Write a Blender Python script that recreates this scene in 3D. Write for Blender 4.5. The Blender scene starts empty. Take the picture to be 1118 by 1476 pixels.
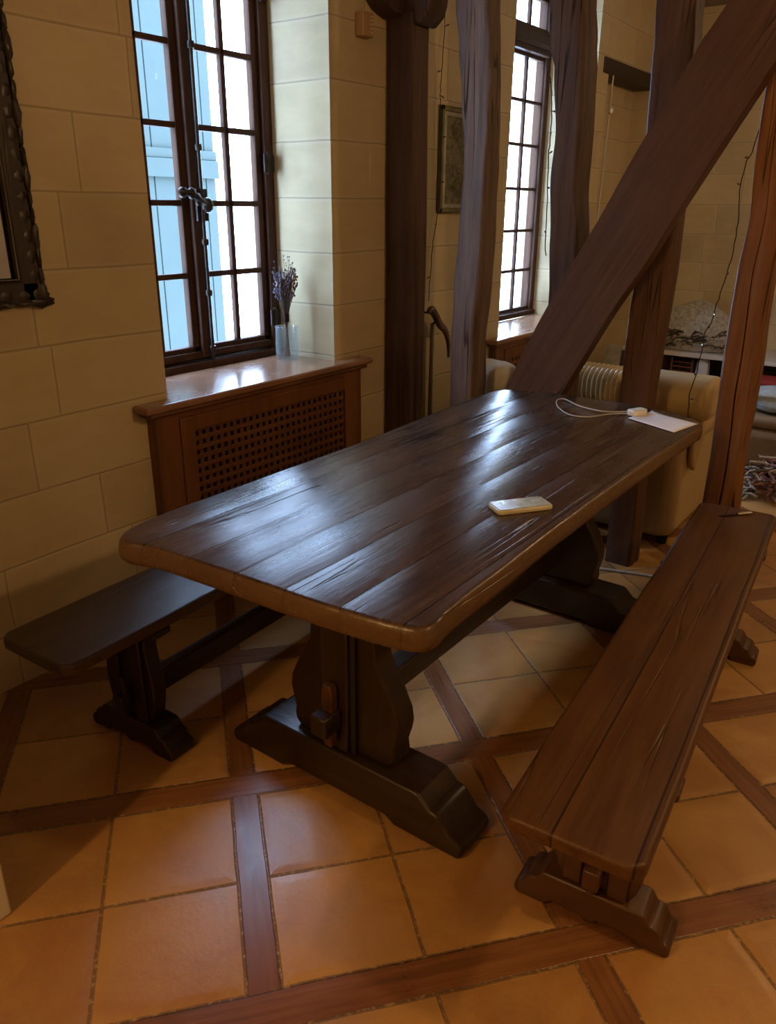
import bpy, bmesh, math, random
from mathutils import Vector, noise
random.seed(7)
COL = bpy.context.scene.collection
PI = math.pi

# ------------------------------------------------------------------ node helpers
class Nd:
    """tiny expression wrapper over shader math nodes"""
    def __init__(s, g, sock): s.g = g; s.s = sock
    def _m(s, op, b=None, c=None):
        n = s.g.nodes.new('ShaderNodeMath'); n.operation = op
        s.g.links.new(s.s, n.inputs[0])
        for i, v in ((1, b), (2, c)):
            if v is None: continue
            if isinstance(v, Nd): s.g.links.new(v.s, n.inputs[i])
            else: n.inputs[i].default_value = v
        return Nd(s.g, n.outputs[0])
    def __add__(s, b): return s._m('ADD', b)
    def __sub__(s, b): return s._m('SUBTRACT', b)
    def __mul__(s, b): return s._m('MULTIPLY', b)
    def __truediv__(s, b): return s._m('DIVIDE', b)
    def lt(s, b): return s._m('LESS_THAN', b)
    def gt(s, b): return s._m('GREATER_THAN', b)
    def floor(s): return s._m('FLOOR')
    def fract(s): return s._m('FRACT')
    def abs(s): return s._m('ABSOLUTE')
    def max(s, b): return s._m('MAXIMUM', b)
    def min(s, b): return s._m('MINIMUM', b)
    def smooth(s, a, b):
        n = s.g.nodes.new('ShaderNodeMapRange'); n.interpolation_type = 'SMOOTHSTEP'
        s.g.links.new(s.s, n.inputs[0]); n.inputs[1].default_value = a; n.inputs[2].default_value = b
        return Nd(s.g, n.outputs[0])

def new_mat(name):
    m = bpy.data.materials.new(name); m.use_nodes = True
    g = m.node_tree; b = g.nodes['Principled BSDF']
    return m, g, b
def set_in(b, key, v):
    if key in b.inputs: b.inputs[key].default_value = v
def rgba(c): return (c[0], c[1], c[2], 1)
def coords(g, kind='Object', rnd=False):
    t = g.nodes.new('ShaderNodeTexCoord'); v = t.outputs[kind]
    if rnd:
        oi = g.nodes.new('ShaderNodeObjectInfo'); mu = g.nodes.new('ShaderNodeMath'); mu.operation = 'MULTIPLY'
        g.links.new(oi.outputs['Random'], mu.inputs[0]); mu.inputs[1].default_value = 7.3
        ad = g.nodes.new('ShaderNodeVectorMath'); ad.operation = 'ADD'
        g.links.new(v, ad.inputs[0]); g.links.new(mu.outputs[0], ad.inputs[1]); v = ad.outputs[0]
    return v
def world_pos(g):
    return g.nodes.new('ShaderNodeNewGeometry').outputs['Position']
def sep(g, v):
    n = g.nodes.new('ShaderNodeSeparateXYZ'); g.links.new(v, n.inputs[0])
    return [Nd(g, o) for o in n.outputs]
def comb(g, x, y, z):
    n = g.nodes.new('ShaderNodeCombineXYZ')
    for i, v in enumerate((x, y, z)):
        if isinstance(v, Nd): g.links.new(v.s, n.inputs[i])
        else: n.inputs[i].default_value = v
    return n.outputs[0]
def scale_vec(g, v, s):
    n = g.nodes.new('ShaderNodeMapping'); g.links.new(v, n.inputs[0]); n.inputs['Scale'].default_value = s
    return n.outputs[0]
def noise_tex(g, v, scale=5, detail=6, rough=.6, dist=0):
    n = g.nodes.new('ShaderNodeTexNoise'); g.links.new(v, n.inputs['Vector'])
    n.inputs['Scale'].default_value = scale; n.inputs['Detail'].default_value = detail
    n.inputs['Roughness'].default_value = rough; n.inputs['Distortion'].default_value = dist
    return Nd(g, n.outputs['Fac'])
def white(g, v):
    n = g.nodes.new('ShaderNodeTexWhiteNoise'); g.links.new(v, n.inputs['Vector']); return Nd(g, n.outputs['Value'])
def ramp(g, f, stops):
    n = g.nodes.new('ShaderNodeValToRGB'); g.links.new(f.s, n.inputs[0])
    e = n.color_ramp.elements
    while len(e) < len(stops): e.new(.5)
    for i, (p, c) in enumerate(stops): e[i].position = p; e[i].color = rgba(c)
    return n.outputs[0]
def mixc(g, f, a, b, mode='MIX'):
    n = g.nodes.new('ShaderNodeMix'); n.data_type = 'RGBA'; n.blend_type = mode
    if isinstance(f, Nd): g.links.new(f.s, n.inputs[0])
    else: n.inputs[0].default_value = f
    for i, v in ((6, a), (7, b)):
        if isinstance(v, tuple): n.inputs[i].default_value = rgba(v)
        else: g.links.new(v, n.inputs[i])
    return n.outputs[2]
def bump(g, b, h, strength=.3, dist=.01):
    n = g.nodes.new('ShaderNodeBump'); n.inputs['Strength'].default_value = strength
    n.inputs['Distance'].default_value = dist
    g.links.new(h.s, n.inputs['Height']); g.links.new(n.outputs[0], b.inputs['Normal'])

def wood(name, dark, mid, light, axis='z', rough=.45, crack=.5, bstr=.3, spec=.5, coat=0, planks=None, vein=1., rvar=.15, worn=None):
    """planks = (axis index across, width, offset)"""
    m, g, b = new_mat(name)
    v0 = coords(g, 'Object', rnd=planks is None)
    S = {'x': (.9, 16, 16), 'y': (16, .9, 16), 'z': (16, 16, .9)}[axis]
    SC = {'x': (.28, 9, 9), 'y': (9, .28, 9), 'z': (9, 9, .28)}[axis]
    extra = None
    if planks:
        xyz = sep(g, v0); ax, w, off = planks
        wob = noise_tex(g, scale_vec(g, v0, (2, 1.0, 2)), 1.5, 2)
        q = (xyz[ax] + off + (wob - .5) * .012) / w
        idx = q.floor(); fr = q.fract()
        seam = ((fr - .5).abs()).gt(.5 - .0022 / w)
        rnd = white(g, comb(g, idx, 3.1, 1.7))
        v = g.nodes.new('ShaderNodeVectorMath'); v.operation = 'ADD'
        g.links.new(v0, v.inputs[0]); g.links.new(comb(g, 0, rnd * 9, rnd * 5), v.inputs[1]); v0 = v.outputs[0]
        extra = (seam, fr, rnd)
    vs = scale_vec(g, v0, S)
    n1 = noise_tex(g, vs, 1.0, 8, .65, .6)
    n2 = noise_tex(g, scale_vec(g, v0, tuple(a * 3.5 for a in S)), 1.2, 5, .7)
    n3 = noise_tex(g, v0, 3.0, 3, .5)
    f = n1 * .62 + n2 * .2 * vein + n3 * .28 - .05
    col = ramp(g, f, [(.28, dark), (.5, mid), (.78, light)])
    cr = noise_tex(g, scale_vec(g, v0, SC), 1.3, 2, .45, .1)
    gate = noise_tex(g, v0, 2.3, 2).smooth(.48, .62)
    crk = (cr - .5).abs().smooth(.010, 0.0) * gate * crack
    col = mixc(g, crk, col, tuple(c * .25 for c in dark))
    h = n1 * .35 + n2 * .22 - crk * 1.0
    if extra:
        seam, fr, rnd = extra
        tint = mixc(g, rnd * .45, (1, 1, 1), (.55, .5, .5))
        col = mixc(g, 1.0, col, tint, 'MULTIPLY')
        col = mixc(g, seam * .8, col, tuple(c * .3 for c in dark))
        cup = ((fr - .5).abs() * 2); cup = cup * cup
        h = h - seam * 1.0 - cup * .8 + (rnd - .5) * fr * 1.2
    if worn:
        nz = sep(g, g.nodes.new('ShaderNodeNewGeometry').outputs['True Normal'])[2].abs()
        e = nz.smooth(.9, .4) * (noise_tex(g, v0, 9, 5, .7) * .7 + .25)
        col = mixc(g, e, col, worn)  # lighter side faces: wear plus lamplight painted into the colour
    g.links.new(col, b.inputs['Base Color'])
    rr = n2 * .10 - .05 + n3 * rvar * 2 + (rough - rvar)
    g.links.new(rr.s, b.inputs['Roughness'])
    set_in(b, 'Specular IOR Level', spec)
    if coat: set_in(b, 'Coat Weight', coat); set_in(b, 'Coat Roughness', .18)
    bump(g, b, h, bstr, .006)
    return m

def plain(name, c, rough=.5, metal=0, var=.15, nscale=8, bstr=.1, spec=.5, emit=None, sheen=0):
    m, g, b = new_mat(name)
    n = noise_tex(g, coords(g), nscale, 5, .6)
    col = ramp(g, n, [(.25, tuple(x * (1 - var) for x in c)), (.75, tuple(min(1, x * (1 + var)) for x in c))])
    g.links.new(col, b.inputs['Base Color'])
    b.inputs['Roughness'].default_value = rough; b.inputs['Metallic'].default_value = metal
    set_in(b, 'Specular IOR Level', spec)
    if bstr: bump(g, b, n, bstr, .01)
    return m

def stone_mat():
    m, g, b = new_mat('limestone_blocks')
    p = sep(g, world_pos(g)); x, y, z = p
    H = .222
    wob = noise_tex(g, world_pos(g), 1.3, 2) - .5
    zz = (z - .858 + wob * .02) / H
    row = zz.floor(); fz = zz.fract()
    r1 = white(g, comb(g, row, 1.3, 0)); 
    W = r1 * .16 + .46
    hh = (x * (y.gt(6.5) + y.lt(-1.7)) + y * 1.0 + r1 * 3.7 + wob * .02) / W
    fx = hh.fract(); cell = white(g, comb(g, hh.floor(), row, 2.2))
    dz = (fz - .5).abs() * -1 + .5; dz = dz * H
    dx = (fx - .5).abs() * -1 + .5; dx = dx * W
    d = dz.min(dx)
    joint = d.smooth(.0045, .001)
    near = d.smooth(.02, .0)
    fine = noise_tex(g, world_pos(g), 60, 6, .7)
    big = noise_tex(g, world_pos(g), 2.2, 4, .6)
    streak = noise_tex(g, scale_vec(g, world_pos(g), (3, 3, 9)), 2.0, 5, .65)
    base = ramp(g, big * .45 + streak * .35 + cell * .2, [(.25, (.43, .345, .225)), (.5, (.55, .445, .262)), (.75, (.63, .53, .34))])
    col = mixc(g, joint * .55, base, (.27, .215, .14))
    col = mixc(g, (near - joint).max(0) * .18, col, (.72, .66, .52))
    g.links.new(col, b.inputs['Base Color']); b.inputs['Roughness'].default_value = .75
    set_in(b, 'Specular IOR Level', .25)
    bump(g, b, d.smooth(0, .006) * 1.0 + fine * .12 + big * .35 + cell * .3, .35, .006)
    return m

TH = .874153
def floor_mat():
    m, g, b = new_mat('terracotta_and_wood_floor')
    wp = world_pos(g); x, y, z = sep(g, wp)
    cu, su = math.cos(TH), math.sin(TH)
    wob = (noise_tex(g, wp, 5, 2) - .5) * .008
    u = x * cu + y * su + wob; v = y * cu - x * su + wob
    Pu, Pv, SU, SV = .681, .666, .070, .086
    qu = (u + 0.001) / Pu; qv = (v - 1.056) / Pv
    fu = qu.fract() * Pu; fv = qv.fract() * Pv          # distance past strip start
    sU = fu.lt(SU); sV = fv.lt(SV)
    strip = sU.max(sV)
    tu = fu - SU; tv = fv - SV
    hu = (Pu - SU) / 2; hv = (Pv - SV) / 2
    au = tu / hu; av = tv / hv
    du = (au.fract() - .5).abs() * -hu + hu * .5
    dv = (av.fract() - .5).abs() * -hv + hv * .5
    dt = du.min(dv)                                      # distance to tile edge
    # distance to strip edge (inside strip)
    dsv = (fv - SV / 2).abs() * -1 + SV / 2
    dsu = (fu - SU / 2).abs() * -1 + SU / 2
    ds = sV * dsv + (sV * -1 + 1) * dsu
    edge_noise = (noise_tex(g, wp, 45, 3) - .5) * .003
    gt_tile = (dt + edge_noise).smooth(.0055, .0028)
    gt_str = (ds + edge_noise).smooth(.004, .0015)
    tile_id = comb(g, qu.floor() * 2 + au.floor(), qv.floor() * 2 + av.floor(), .5)
    rnd = white(g, tile_id)
    cloud = noise_tex(g, wp, 5.5, 5, .6, .4); fine = noise_tex(g, wp, 70, 4, .7); fine2 = noise_tex(g, wp, 160, 2, .7)
    tc = ramp(g, cloud * .55 + rnd * .3 + fine * .15, [(.25, (.30, .145, .065)), (.45, (.45, .245, .078)), (.62, (.53, .295, .098)), (.8, (.61, .36, .13))])
    tc = mixc(g, noise_tex(g, wp, 2.6, 4, .6, .8).smooth(.47, .70) * .6, tc, (.36, .15, .045))
    tc = mixc(g, fine2.smooth(.62, .72) * .25, tc, (.62, .40, .2))
    # wood of the strips: grain along the strip
    ga = noise_tex(g, comb(g, u * 3, v * 60, 0), 1, 5, .6, .4)
    gb = noise_tex(g, comb(g, u * 60, v * 3, 4), 1, 5, .6, .4)
    gr = sV * ga + (sV * -1 + 1) * gb
    wc = ramp(g, gr * .75 + cloud * .25, [(.3, (.13, .050, .020)), (.5, (.23, .095, .034)), (.75, (.33, .15, .055))])
    tile_c = mixc(g, gt_tile * .75, tc, mixc(g, fine.smooth(.5, .65), (.12, .07, .03), (.42, .30, .15)))
    wood_c = mixc(g, gt_str * .8, wc, mixc(g, fine.smooth(.5, .62), (.08, .045, .02), (.38, .27, .14)))
    col = mixc(g, strip, tile_c, wood_c)
    g.links.new(col, b.inputs['Base Color'])
    no = strip * -1 + 1
    rr = cloud * .28 + fine * .12 + .12 + no * .02 + gt_tile * no * .3
    g.links.new(rr.s, b.inputs['Roughness'])
    set_in(b, 'Specular IOR Level', .5)
    h = no * (gt_tile * -1.2 + (dt.smooth(0, .03)) * .8 + fine * .28 + cloud * .9) + strip * (gt_str * -1.2 + gr * .25 + .2)
    bump(g, b, h, .45, .005)
    return m

# ------------------------------------------------------------------ materials
M = {}
M['stone'] = stone_mat()
M['floor'] = floor_mat()
M['ceiling'] = plain('ceiling_plaster', (.22, .18, .13), .8)
M['cream'] = plain('cream_plaster', (.62, .55, .42), .7, var=.06, nscale=5)
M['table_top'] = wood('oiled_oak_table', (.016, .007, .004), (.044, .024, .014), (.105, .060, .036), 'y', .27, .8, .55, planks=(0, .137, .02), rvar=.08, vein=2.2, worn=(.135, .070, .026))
M['table'] = wood('dark_oak_table_base', (.012, .006, .003), (.024, .012, .005), (.052, .027, .012), 'z', .34, .5, .3)
M['table_h'] = wood('dark_oak_table_foot', (.010, .005, .002), (.026, .013, .005), (.055, .028, .012), 'x', .33, .5, .3)
M['table_y'] = wood('dark_oak_stretcher', (.012, .006, .003), (.024, .012, .005), (.052, .027, .012), 'y', .34, .5, .3)
M['bench_r'] = wood('brown_oak_bench', (.030, .010, .002), (.082, .032, .007), (.16, .070, .017), 'y', .46, spec=.35, vein=2.0, crack=.9, bstr=.5, planks=(0, .148, .178))
M['bench_rb'] = wood('brown_oak_bench_base', (.030, .011, .004), (.075, .030, .009), (.13, .056, .018), 'x', .38, .4, .3)
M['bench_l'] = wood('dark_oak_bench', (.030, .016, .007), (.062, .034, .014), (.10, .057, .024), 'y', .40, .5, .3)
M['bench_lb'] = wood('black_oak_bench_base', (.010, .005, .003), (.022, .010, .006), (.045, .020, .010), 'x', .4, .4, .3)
M['post'] = wood('old_oak_post', (.013, .006, .004), (.048, .025, .017), (.105, .060, .040), 'z', .62, 1.0, 1.0, spec=.3, vein=2.2)
M['post_grey'] = wood('weathered_oak_post', (.014, .008, .006), (.066, .038, .027), (.16, .102, .073), 'z', .6, 1.0, 1.3, spec=.35, vein=2.6)
M['post_red'] = wood('reddish_oak_post', (.040, .014, .005), (.135, .052, .016), (.24, .105, .036), 'z', .58, 1.0, .9, spec=.3, vein=2)
M['brace'] = wood('brown_oak_brace', (.028, .012, .006), (.074, .034, .018), (.125, .064, .035), 'z', .62, .9, .7, spec=.28, vein=1.5)
M['win_wood'] = wood('window_oak', (.026, .011, .006), (.055, .023, .011), (.09, .040, .020), 'z', .6, .2, .15, spec=.2)
M['sill'] = wood('varnished_sill', (.20, .095, .05), (.30, .15, .085), (.40, .22, .13), 'y', .24, .3, .1, coat=.5)
M['rad'] = wood('varnished_radiator_cover', (.10, .036, .010), (.17, .064, .018), (.23, .095, .03), 'z', .38, .15, .1)
M['rad_y'] = wood('varnished_lattice', (.085, .031, .010), (.15, .056, .018), (.20, .085, .03), 'y', .4, .1, .1)
M['dark'] = plain('near_black', (.012, .008, .006), .8)
M['lintel'] = wood('dark_lintel', (.015, .010, .007), (.04, .027, .018), (.07, .048, .033), 'y', .6, .6, .5)
M['iron'] = plain('aged_iron', (.045, .036, .03), .38, .8, .4, 40, .3)
M['brass'] = plain('worn_bright_metal', (.6, .55, .45), .25, 1, .2)
M['shutter'] = plain('blue_painted_boards', (.042, .055, .050), .8, 0, .05, 4, .03, spec=.1)
M['shutter_gap'] = plain('blue_board_joint', (.012, .018, .02), .8)
M['carved'] = wood('carved_dark_frame', (.010, .006, .004), (.028, .017, .011), (.055, .035, .022), 'z', .4, .3, .4)
M['leather'] = plain('tan_leather', (.34, .235, .105), .5, 0, .12, 6, .25)
M['leather_l'] = plain('pale_tan_leather', (.46, .34, .16), .5, 0, .1, 6, .25)
M['leather_d'] = plain('dark_tan_leather', (.20, .13, .06), .55, 0, .15, 6, .2)
M['cushion'] = plain('cream_cushion_cloth', (.62, .56, .44), .85, 0, .08, 12, .3)
M['whitepl'] = plain('white_plastic', (.78, .74, .62), .35, 0, .03)
M['phone'] = plain('cream_glossy_case', (.50, .46, .32), .25, 0, .2, 30)
M['paper'] = plain('white_paper', (.80, .76, .76), .7, 0, .02, 5, 0)
M['ink'] = plain('grey_print', (.52, .49, .50), .8, 0, .0, 5, 0)
M['cable_dark'] = plain('dark_wire', (.02, .016, .012), .5)
M['bulb'] = plain('dim_small_bulb', (.10, .08, .05), .2)
M['cable_w'] = plain('off_white_cable', (.48, .44, .38), .45)
M['shelfw'] = plain('pale_shelf_board', (.62, .60, .55), .5, 0, .05)
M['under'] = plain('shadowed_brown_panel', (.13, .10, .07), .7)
M['greycloth'] = plain('grey_net_cloth', (.40, .37, .31), .8, 0, .5, 45, .5)
M['twig'] = plain('dry_twig', (.07, .055, .04), .8, 0, .5, 20, .2)
M['twig2'] = plain('pale_twig', (.45, .38, .28), .8, 0, .3, 20, .2)
M['twig3'] = plain('red_brown_twig', (.22, .08, .05), .8, 0, .5, 20, .2)
M['cloth_w'] = plain('white_cloth', (.62, .63, .66), .85, 0, .06, 14, .2)
M['red'] = plain('red_box_card', (.30, .02, .02), .5)
M['bag'] = plain('grey_blue_plastic', (.32, .36, .36), .35, 0, .2, 14, .6)
M['olive'] = plain('olive_canvas', (.16, .15, .07), .8, 0, .4, 14)
M['greyc'] = plain('grey_canvas', (.38, .36, .30), .8, 0, .3, 14)
M['shoe'] = plain('black_shoe_leather', (.015, .014, .018), .3)
M['switch'] = plain('wooden_box_varnish', (.42, .25, .10), .45, 0, .15)
M['stem'] = plain('dry_stem', (.10, .085, .07), .8, 0, .3, 30)
M['lav'] = plain('dried_lavender', (.15, .13, .19), .85, 0, .4, 60)
M['lavp'] = plain('pale_dried_flower', (.55, .45, .40), .85, 0, .3, 60)
M['cane'] = wood('cane_wood', (.06, .028, .012), (.12, .055, .024), (.2, .1, .045), 'z', .35, .3, .1)
M['cane_shadow'] = plain('olive_cane_shadow', (.20, .17, .10), .5)

def glass_mat(name, tint=(.95, .98, 1), gl=.10, rough=.02):
    m, g, b = new_mat(name)
    out = g.nodes['Material Output']; g.nodes.remove(b)
    t = g.nodes.new('ShaderNodeBsdfTransparent'); t.inputs[0].default_value = rgba(tint)
    s = g.nodes.new('ShaderNodeBsdfGlossy'); s.inputs['Roughness'].default_value = rough
    fr = g.nodes.new('ShaderNodeLayerWeight'); fr.inputs[0].default_value = gl
    mx = g.nodes.new('ShaderNodeMixShader')
    g.links.new(fr.outputs['Fresnel'], mx.inputs[0]); g.links.new(t.outputs[0], mx.inputs[1]); g.links.new(s.outputs[0], mx.inputs[2])
    g.links.new(mx.outputs[0], out.inputs[0])
    return m
M['glass'] = glass_mat('window_glass', gl=.05)
def vase_mat():
    m, g, b = new_mat('clear_vase_glass'); out = g.nodes['Material Output']; g.nodes.remove(b)
    t = g.nodes.new('ShaderNodeBsdfTransparent'); t.inputs[0].default_value = (.93, .96, .96, 1)
    gl = g.nodes.new('ShaderNodeBsdfGlossy'); gl.inputs['Roughness'].default_value = .08
    d = g.nodes.new('ShaderNodeBsdfTranslucent'); d.inputs[0].default_value = (.8, .86, .88, 1)
    lw = g.nodes.new('ShaderNodeLayerWeight'); lw.inputs[0].default_value = .25
    m1 = g.nodes.new('ShaderNodeMixShader'); m2 = g.nodes.new('ShaderNodeMixShader'); f = Nd(g, lw.outputs['Facing'])
    g.links.new((f * .30 + .04).s, m1.inputs[0]); g.links.new(t.outputs[0], m1.inputs[1]); g.links.new(d.outputs[0], m1.inputs[2])
    m2.inputs[0].default_value = .06; g.links.new(m1.outputs[0], m2.inputs[1]); g.links.new(gl.outputs[0], m2.inputs[2])
    g.links.new(m2.outputs[0], out.inputs[0]); return m
M['vase_glass'] = vase_mat()

def picture_mat():
    m, g, b = new_mat('dark_leafy_print')
    v = coords(g)
    n = noise_tex(g, v, 22, 5, .7, 1.2); n2 = noise_tex(g, v, 9, 3)
    c = ramp(g, n * .7 + n2 * .3, [(.38, (.025, .020, .014)), (.48, (.09, .09, .045)), (.56, (.20, .19, .12)), (.66, (.10, .045, .03))])
    g.links.new(c, b.inputs['Base Color']); b.inputs['Roughness'].default_value = .35
    return m
M['print'] = picture_mat()
def mirror_mat():
    m, g, b = new_mat('old_mirror_glass')
    b.inputs['Base Color'].default_value = (.55, .5, .42, 1); b.inputs['Metallic'].default_value = 1
    b.inputs['Roughness'].default_value = .05
    return m
M['mirror'] = mirror_mat()

# ------------------------------------------------------------------ mesh helpers
class MB:
    def __init__(s): s.v = []; s.f = []
    def add(s, vs, fs):
        k = len(s.v); s.v += [tuple(p) for p in vs]; s.f += [tuple(i + k for i in f) for f in fs]; return s
    def box(s, x0, x1, y0, y1, z0, z1):
        v = [(x0, y0, z0), (x1, y0, z0), (x1, y1, z0), (x0, y1, z0), (x0, y0, z1), (x1, y0, z1), (x1, y1, z1), (x0, y1, z1)]
        return s.add(v, [(0, 3, 2, 1), (4, 5, 6, 7), (0, 1, 5, 4), (1, 2, 6, 5), (2, 3, 7, 6), (3, 0, 4, 7)])
    def prism(s, pts, a0, a1, axis='y'):
        """closed outline extruded between a0 and a1 along axis (outline = the two other axes in order)"""
        def P(p, a): return {'y': (p[0], a, p[1]), 'z': (p[0], p[1], a), 'x': (a, p[0], p[1])}[axis]
        n = len(pts)
        return s.add([P(p, a0) for p in pts] + [P(p, a1) for p in pts],
                     [tuple(range(n)), tuple(range(2 * n - 1, n - 1, -1))] + [(i, i + n, (i + 1) % n + n, (i + 1) % n) for i in range(n)])
    def tube(s, pts, r, n=8, closed=False):
        P = [Vector(p) for p in pts]; m = len(P); rr = r if isinstance(r, (list, tuple)) else [r] * m
        up = Vector((0, 0, 1)); vs = []; last = None
        for i, p in enumerate(P):
            t = (P[min(i + 1, m - 1)] - P[max(i - 1, 0)]).normalized()
            if last is None:
                a = t.cross(up);
                if a.length < .05: a = t.cross(Vector((1, 0, 0)))
            else: a = last - t * last.dot(t)
            a.normalize(); b = t.cross(a); last = a
            for k in range(n):
                q = 2 * PI * k / n; vs.append(p + (a * math.cos(q) + b * math.sin(q)) * rr[i])
        fs = [(i * n + k, i * n + (k + 1) % n, (i + 1) * n + (k + 1) % n, (i + 1) * n + k) for i in range(m - 1) for k in range(n)]
        fs += [tuple(range(n - 1, -1, -1)), tuple(range((m - 1) * n, m * n))]
        return s.add(vs, fs)
    def lathe(s, prof, c=(0, 0, 0), n=24):
        vs = []; fs = []; m = len(prof)
        for r, z in prof:
            for k in range(n):
                q = 2 * PI * k / n; vs.append((c[0] + r * math.cos(q), c[1] + r * math.sin(q), c[2] + z))
        fs = [(i * n + k, i * n + (k + 1) % n, (i + 1) * n + (k + 1) % n, (i + 1) * n + k) for i in range(m - 1) for k in range(n)]
        return s.add(vs, fs)
    def blob(s, c, r, seg=12, rings=8, e=1., nz=0, seed=0):
        """superellipsoid with radii r"""
        vs = []; fs = []
        def sp(a): return math.copysign(abs(a) ** e, a)
        for i in range(rings + 1):
            th = PI * i / rings
            for k in range(seg):
                ph = 2 * PI * k / seg
                d = Vector((sp(math.sin(th)) * sp(math.cos(ph)), sp(math.sin(th)) * sp(math.sin(ph)), sp(math.cos(th))))
                f = 1 + nz * noise.noise(d * 2.1 + Vector((seed, seed * 1.7, 0)))
                vs.append((c[0] + d.x * r[0] * f, c[1] + d.y * r[1] * f, c[2] + d.z * r[2] * f))
        fs = [(i * seg + k, (i + 1) * seg + k, (i + 1) * seg + (k + 1) % seg, i * seg + (k + 1) % seg) for i in range(rings) for k in range(seg)]
        return s.add(vs, fs)

def smooth_pts(P, k=6):
    """Catmull-Rom through points"""
    P = [Vector(p) for p in P]; out = []
    for i in range(len(P) - 1):
        a = P[max(i - 1, 0)]; b = P[i]; c = P[i + 1]; d = P[min(i + 2, len(P) - 1)]
        for j in range(k):
            t = j / k
            out.append(.5 * ((2 * b) + (c - a) * t + (2 * a - 5 * b + 4 * c - d) * t * t + (3 * b - a - 3 * c + d) * t ** 3))
    out.append(P[-1]); return out

def link(name, mb, mat, parent=None, world=False, bevel=0, seg=2, smooth=True, angle=40, sub=0, loc=None):
    """one mesh object; world=True: the coordinates given are world coordinates under an unrotated parent"""
    me = bpy.data.meshes.new(name)
    vs = mb.v
    off = Vector((0, 0, 0))
    if parent is not None and world:
        off = parent.location.copy()
        if parent.parent: off += parent.parent.location
    if parent is None and loc is not None: off = Vector(loc)
    vs = [(Vector(p) - off) for p in vs]
    me.from_pydata(vs, [], mb.f)
    bm = bmesh.new(); bm.from_mesh(me)
    bmesh.ops.remove_doubles(bm, verts=bm.verts, dist=1e-6)
    bmesh.ops.recalc_face_normals(bm, faces=bm.faces); bm.to_mesh(me); bm.free()
    me.materials.append(mat)
    o = bpy.data.objects.new(name, me); COL.objects.link(o)
    if parent is not None: o.parent = parent
    elif loc is not None: o.location = loc
    if bevel:
        md = o.modifiers.new('bevel', 'BEVEL'); md.width = bevel; md.segments = seg; md.limit_method = 'ANGLE'; md.angle_limit = math.radians(35)
    if sub:
        md = o.modifiers.new('sub', 'SUBSURF'); md.levels = sub; md.render_levels = sub
    if smooth:
        for p in me.polygons: p.use_smooth = True
        if not sub:
            try: me.set_sharp_from_angle(angle=math.radians(angle))
            except Exception: pass
    return o
def tag(o, label=None, cat=None, group=None, kind=None):
    if label: o['label'] = label
    if cat: o['category'] = cat
    if group: o['group'] = group
    if kind: o['kind'] = kind
    return o
def empty(name, loc=(0, 0, 0), rz=0, label=None, cat=None, group=None, kind=None):
    o = bpy.data.objects.new(name, None); COL.objects.link(o); o.location = loc; o.rotation_euler = (0, 0, rz)
    o.empty_display_size = .1
    return tag(o, label, cat, group, kind)
def wbox(*a): return MB().box(*a)

# ------------------------------------------------------------------ the room shell
XW = -2.28          # inner face of the left wall
XO = -2.76          # outer face
XG = -2.64          # window plane
YB, YF, XR, ZC = 6.9, -1.8, 2.8, 2.9

tag(link('floor', wbox(XO, XR, YF, YB + .2, -.08, 0), M['floor'], smooth=False), kind='structure')
tag(link('ceiling', wbox(XO, XR, YF, YB + .2, ZC, ZC + .1), M['ceiling'], smooth=False), kind='structure')

# left wall built of blocks around its openings
w = MB()
ys = [YF, 1.765, 2.703, 4.235, 5.355, 5.55, 6.45, YB + .2]
w.box(XO, XW, ys[0], ys[1], 0, ZC)
w.box(XO, XW, ys[1], ys[2], 0, .81); w.box(XO, XW, ys[1], ys[2], 2.66, ZC)
w.box(XO, XW, ys[2], ys[3], 0, ZC)
w.box(XO, XW, ys[3], ys[4], 0, .735); w.box(XO, XW, ys[3], ys[4], 2.78, ZC)
w.box(XO, XW, ys[4], ys[5], 0, ZC)
w.box(XO, XW - .16, ys[5], ys[6], 0, ZC); w.box(XO, XW, ys[5], ys[6], 2.405, ZC)
w.box(XO, XW, ys[6], ys[7], 0, ZC)
tag(link('wall_left', w, M['stone'], smooth=False), kind='structure')
tag(link('wall_back', wbox(XW, XR, YB, YB + .2, 0, ZC), M['stone'], smooth=False), kind='structure')
tag(link('wall_right', wbox(XR, XR + .2, YF, YB + .2, 0, ZC), M['stone'], smooth=False), kind='structure')
tag(link('wall_front', wbox(XO, XR, YF - .2, YF, 0, ZC), M['stone'], smooth=False), kind='structure')
tag(link('wall_nib', wbox(XW, -1.445, -.15, .556, 0, ZC), M['cream'], bevel=.006), kind='structure')

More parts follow.
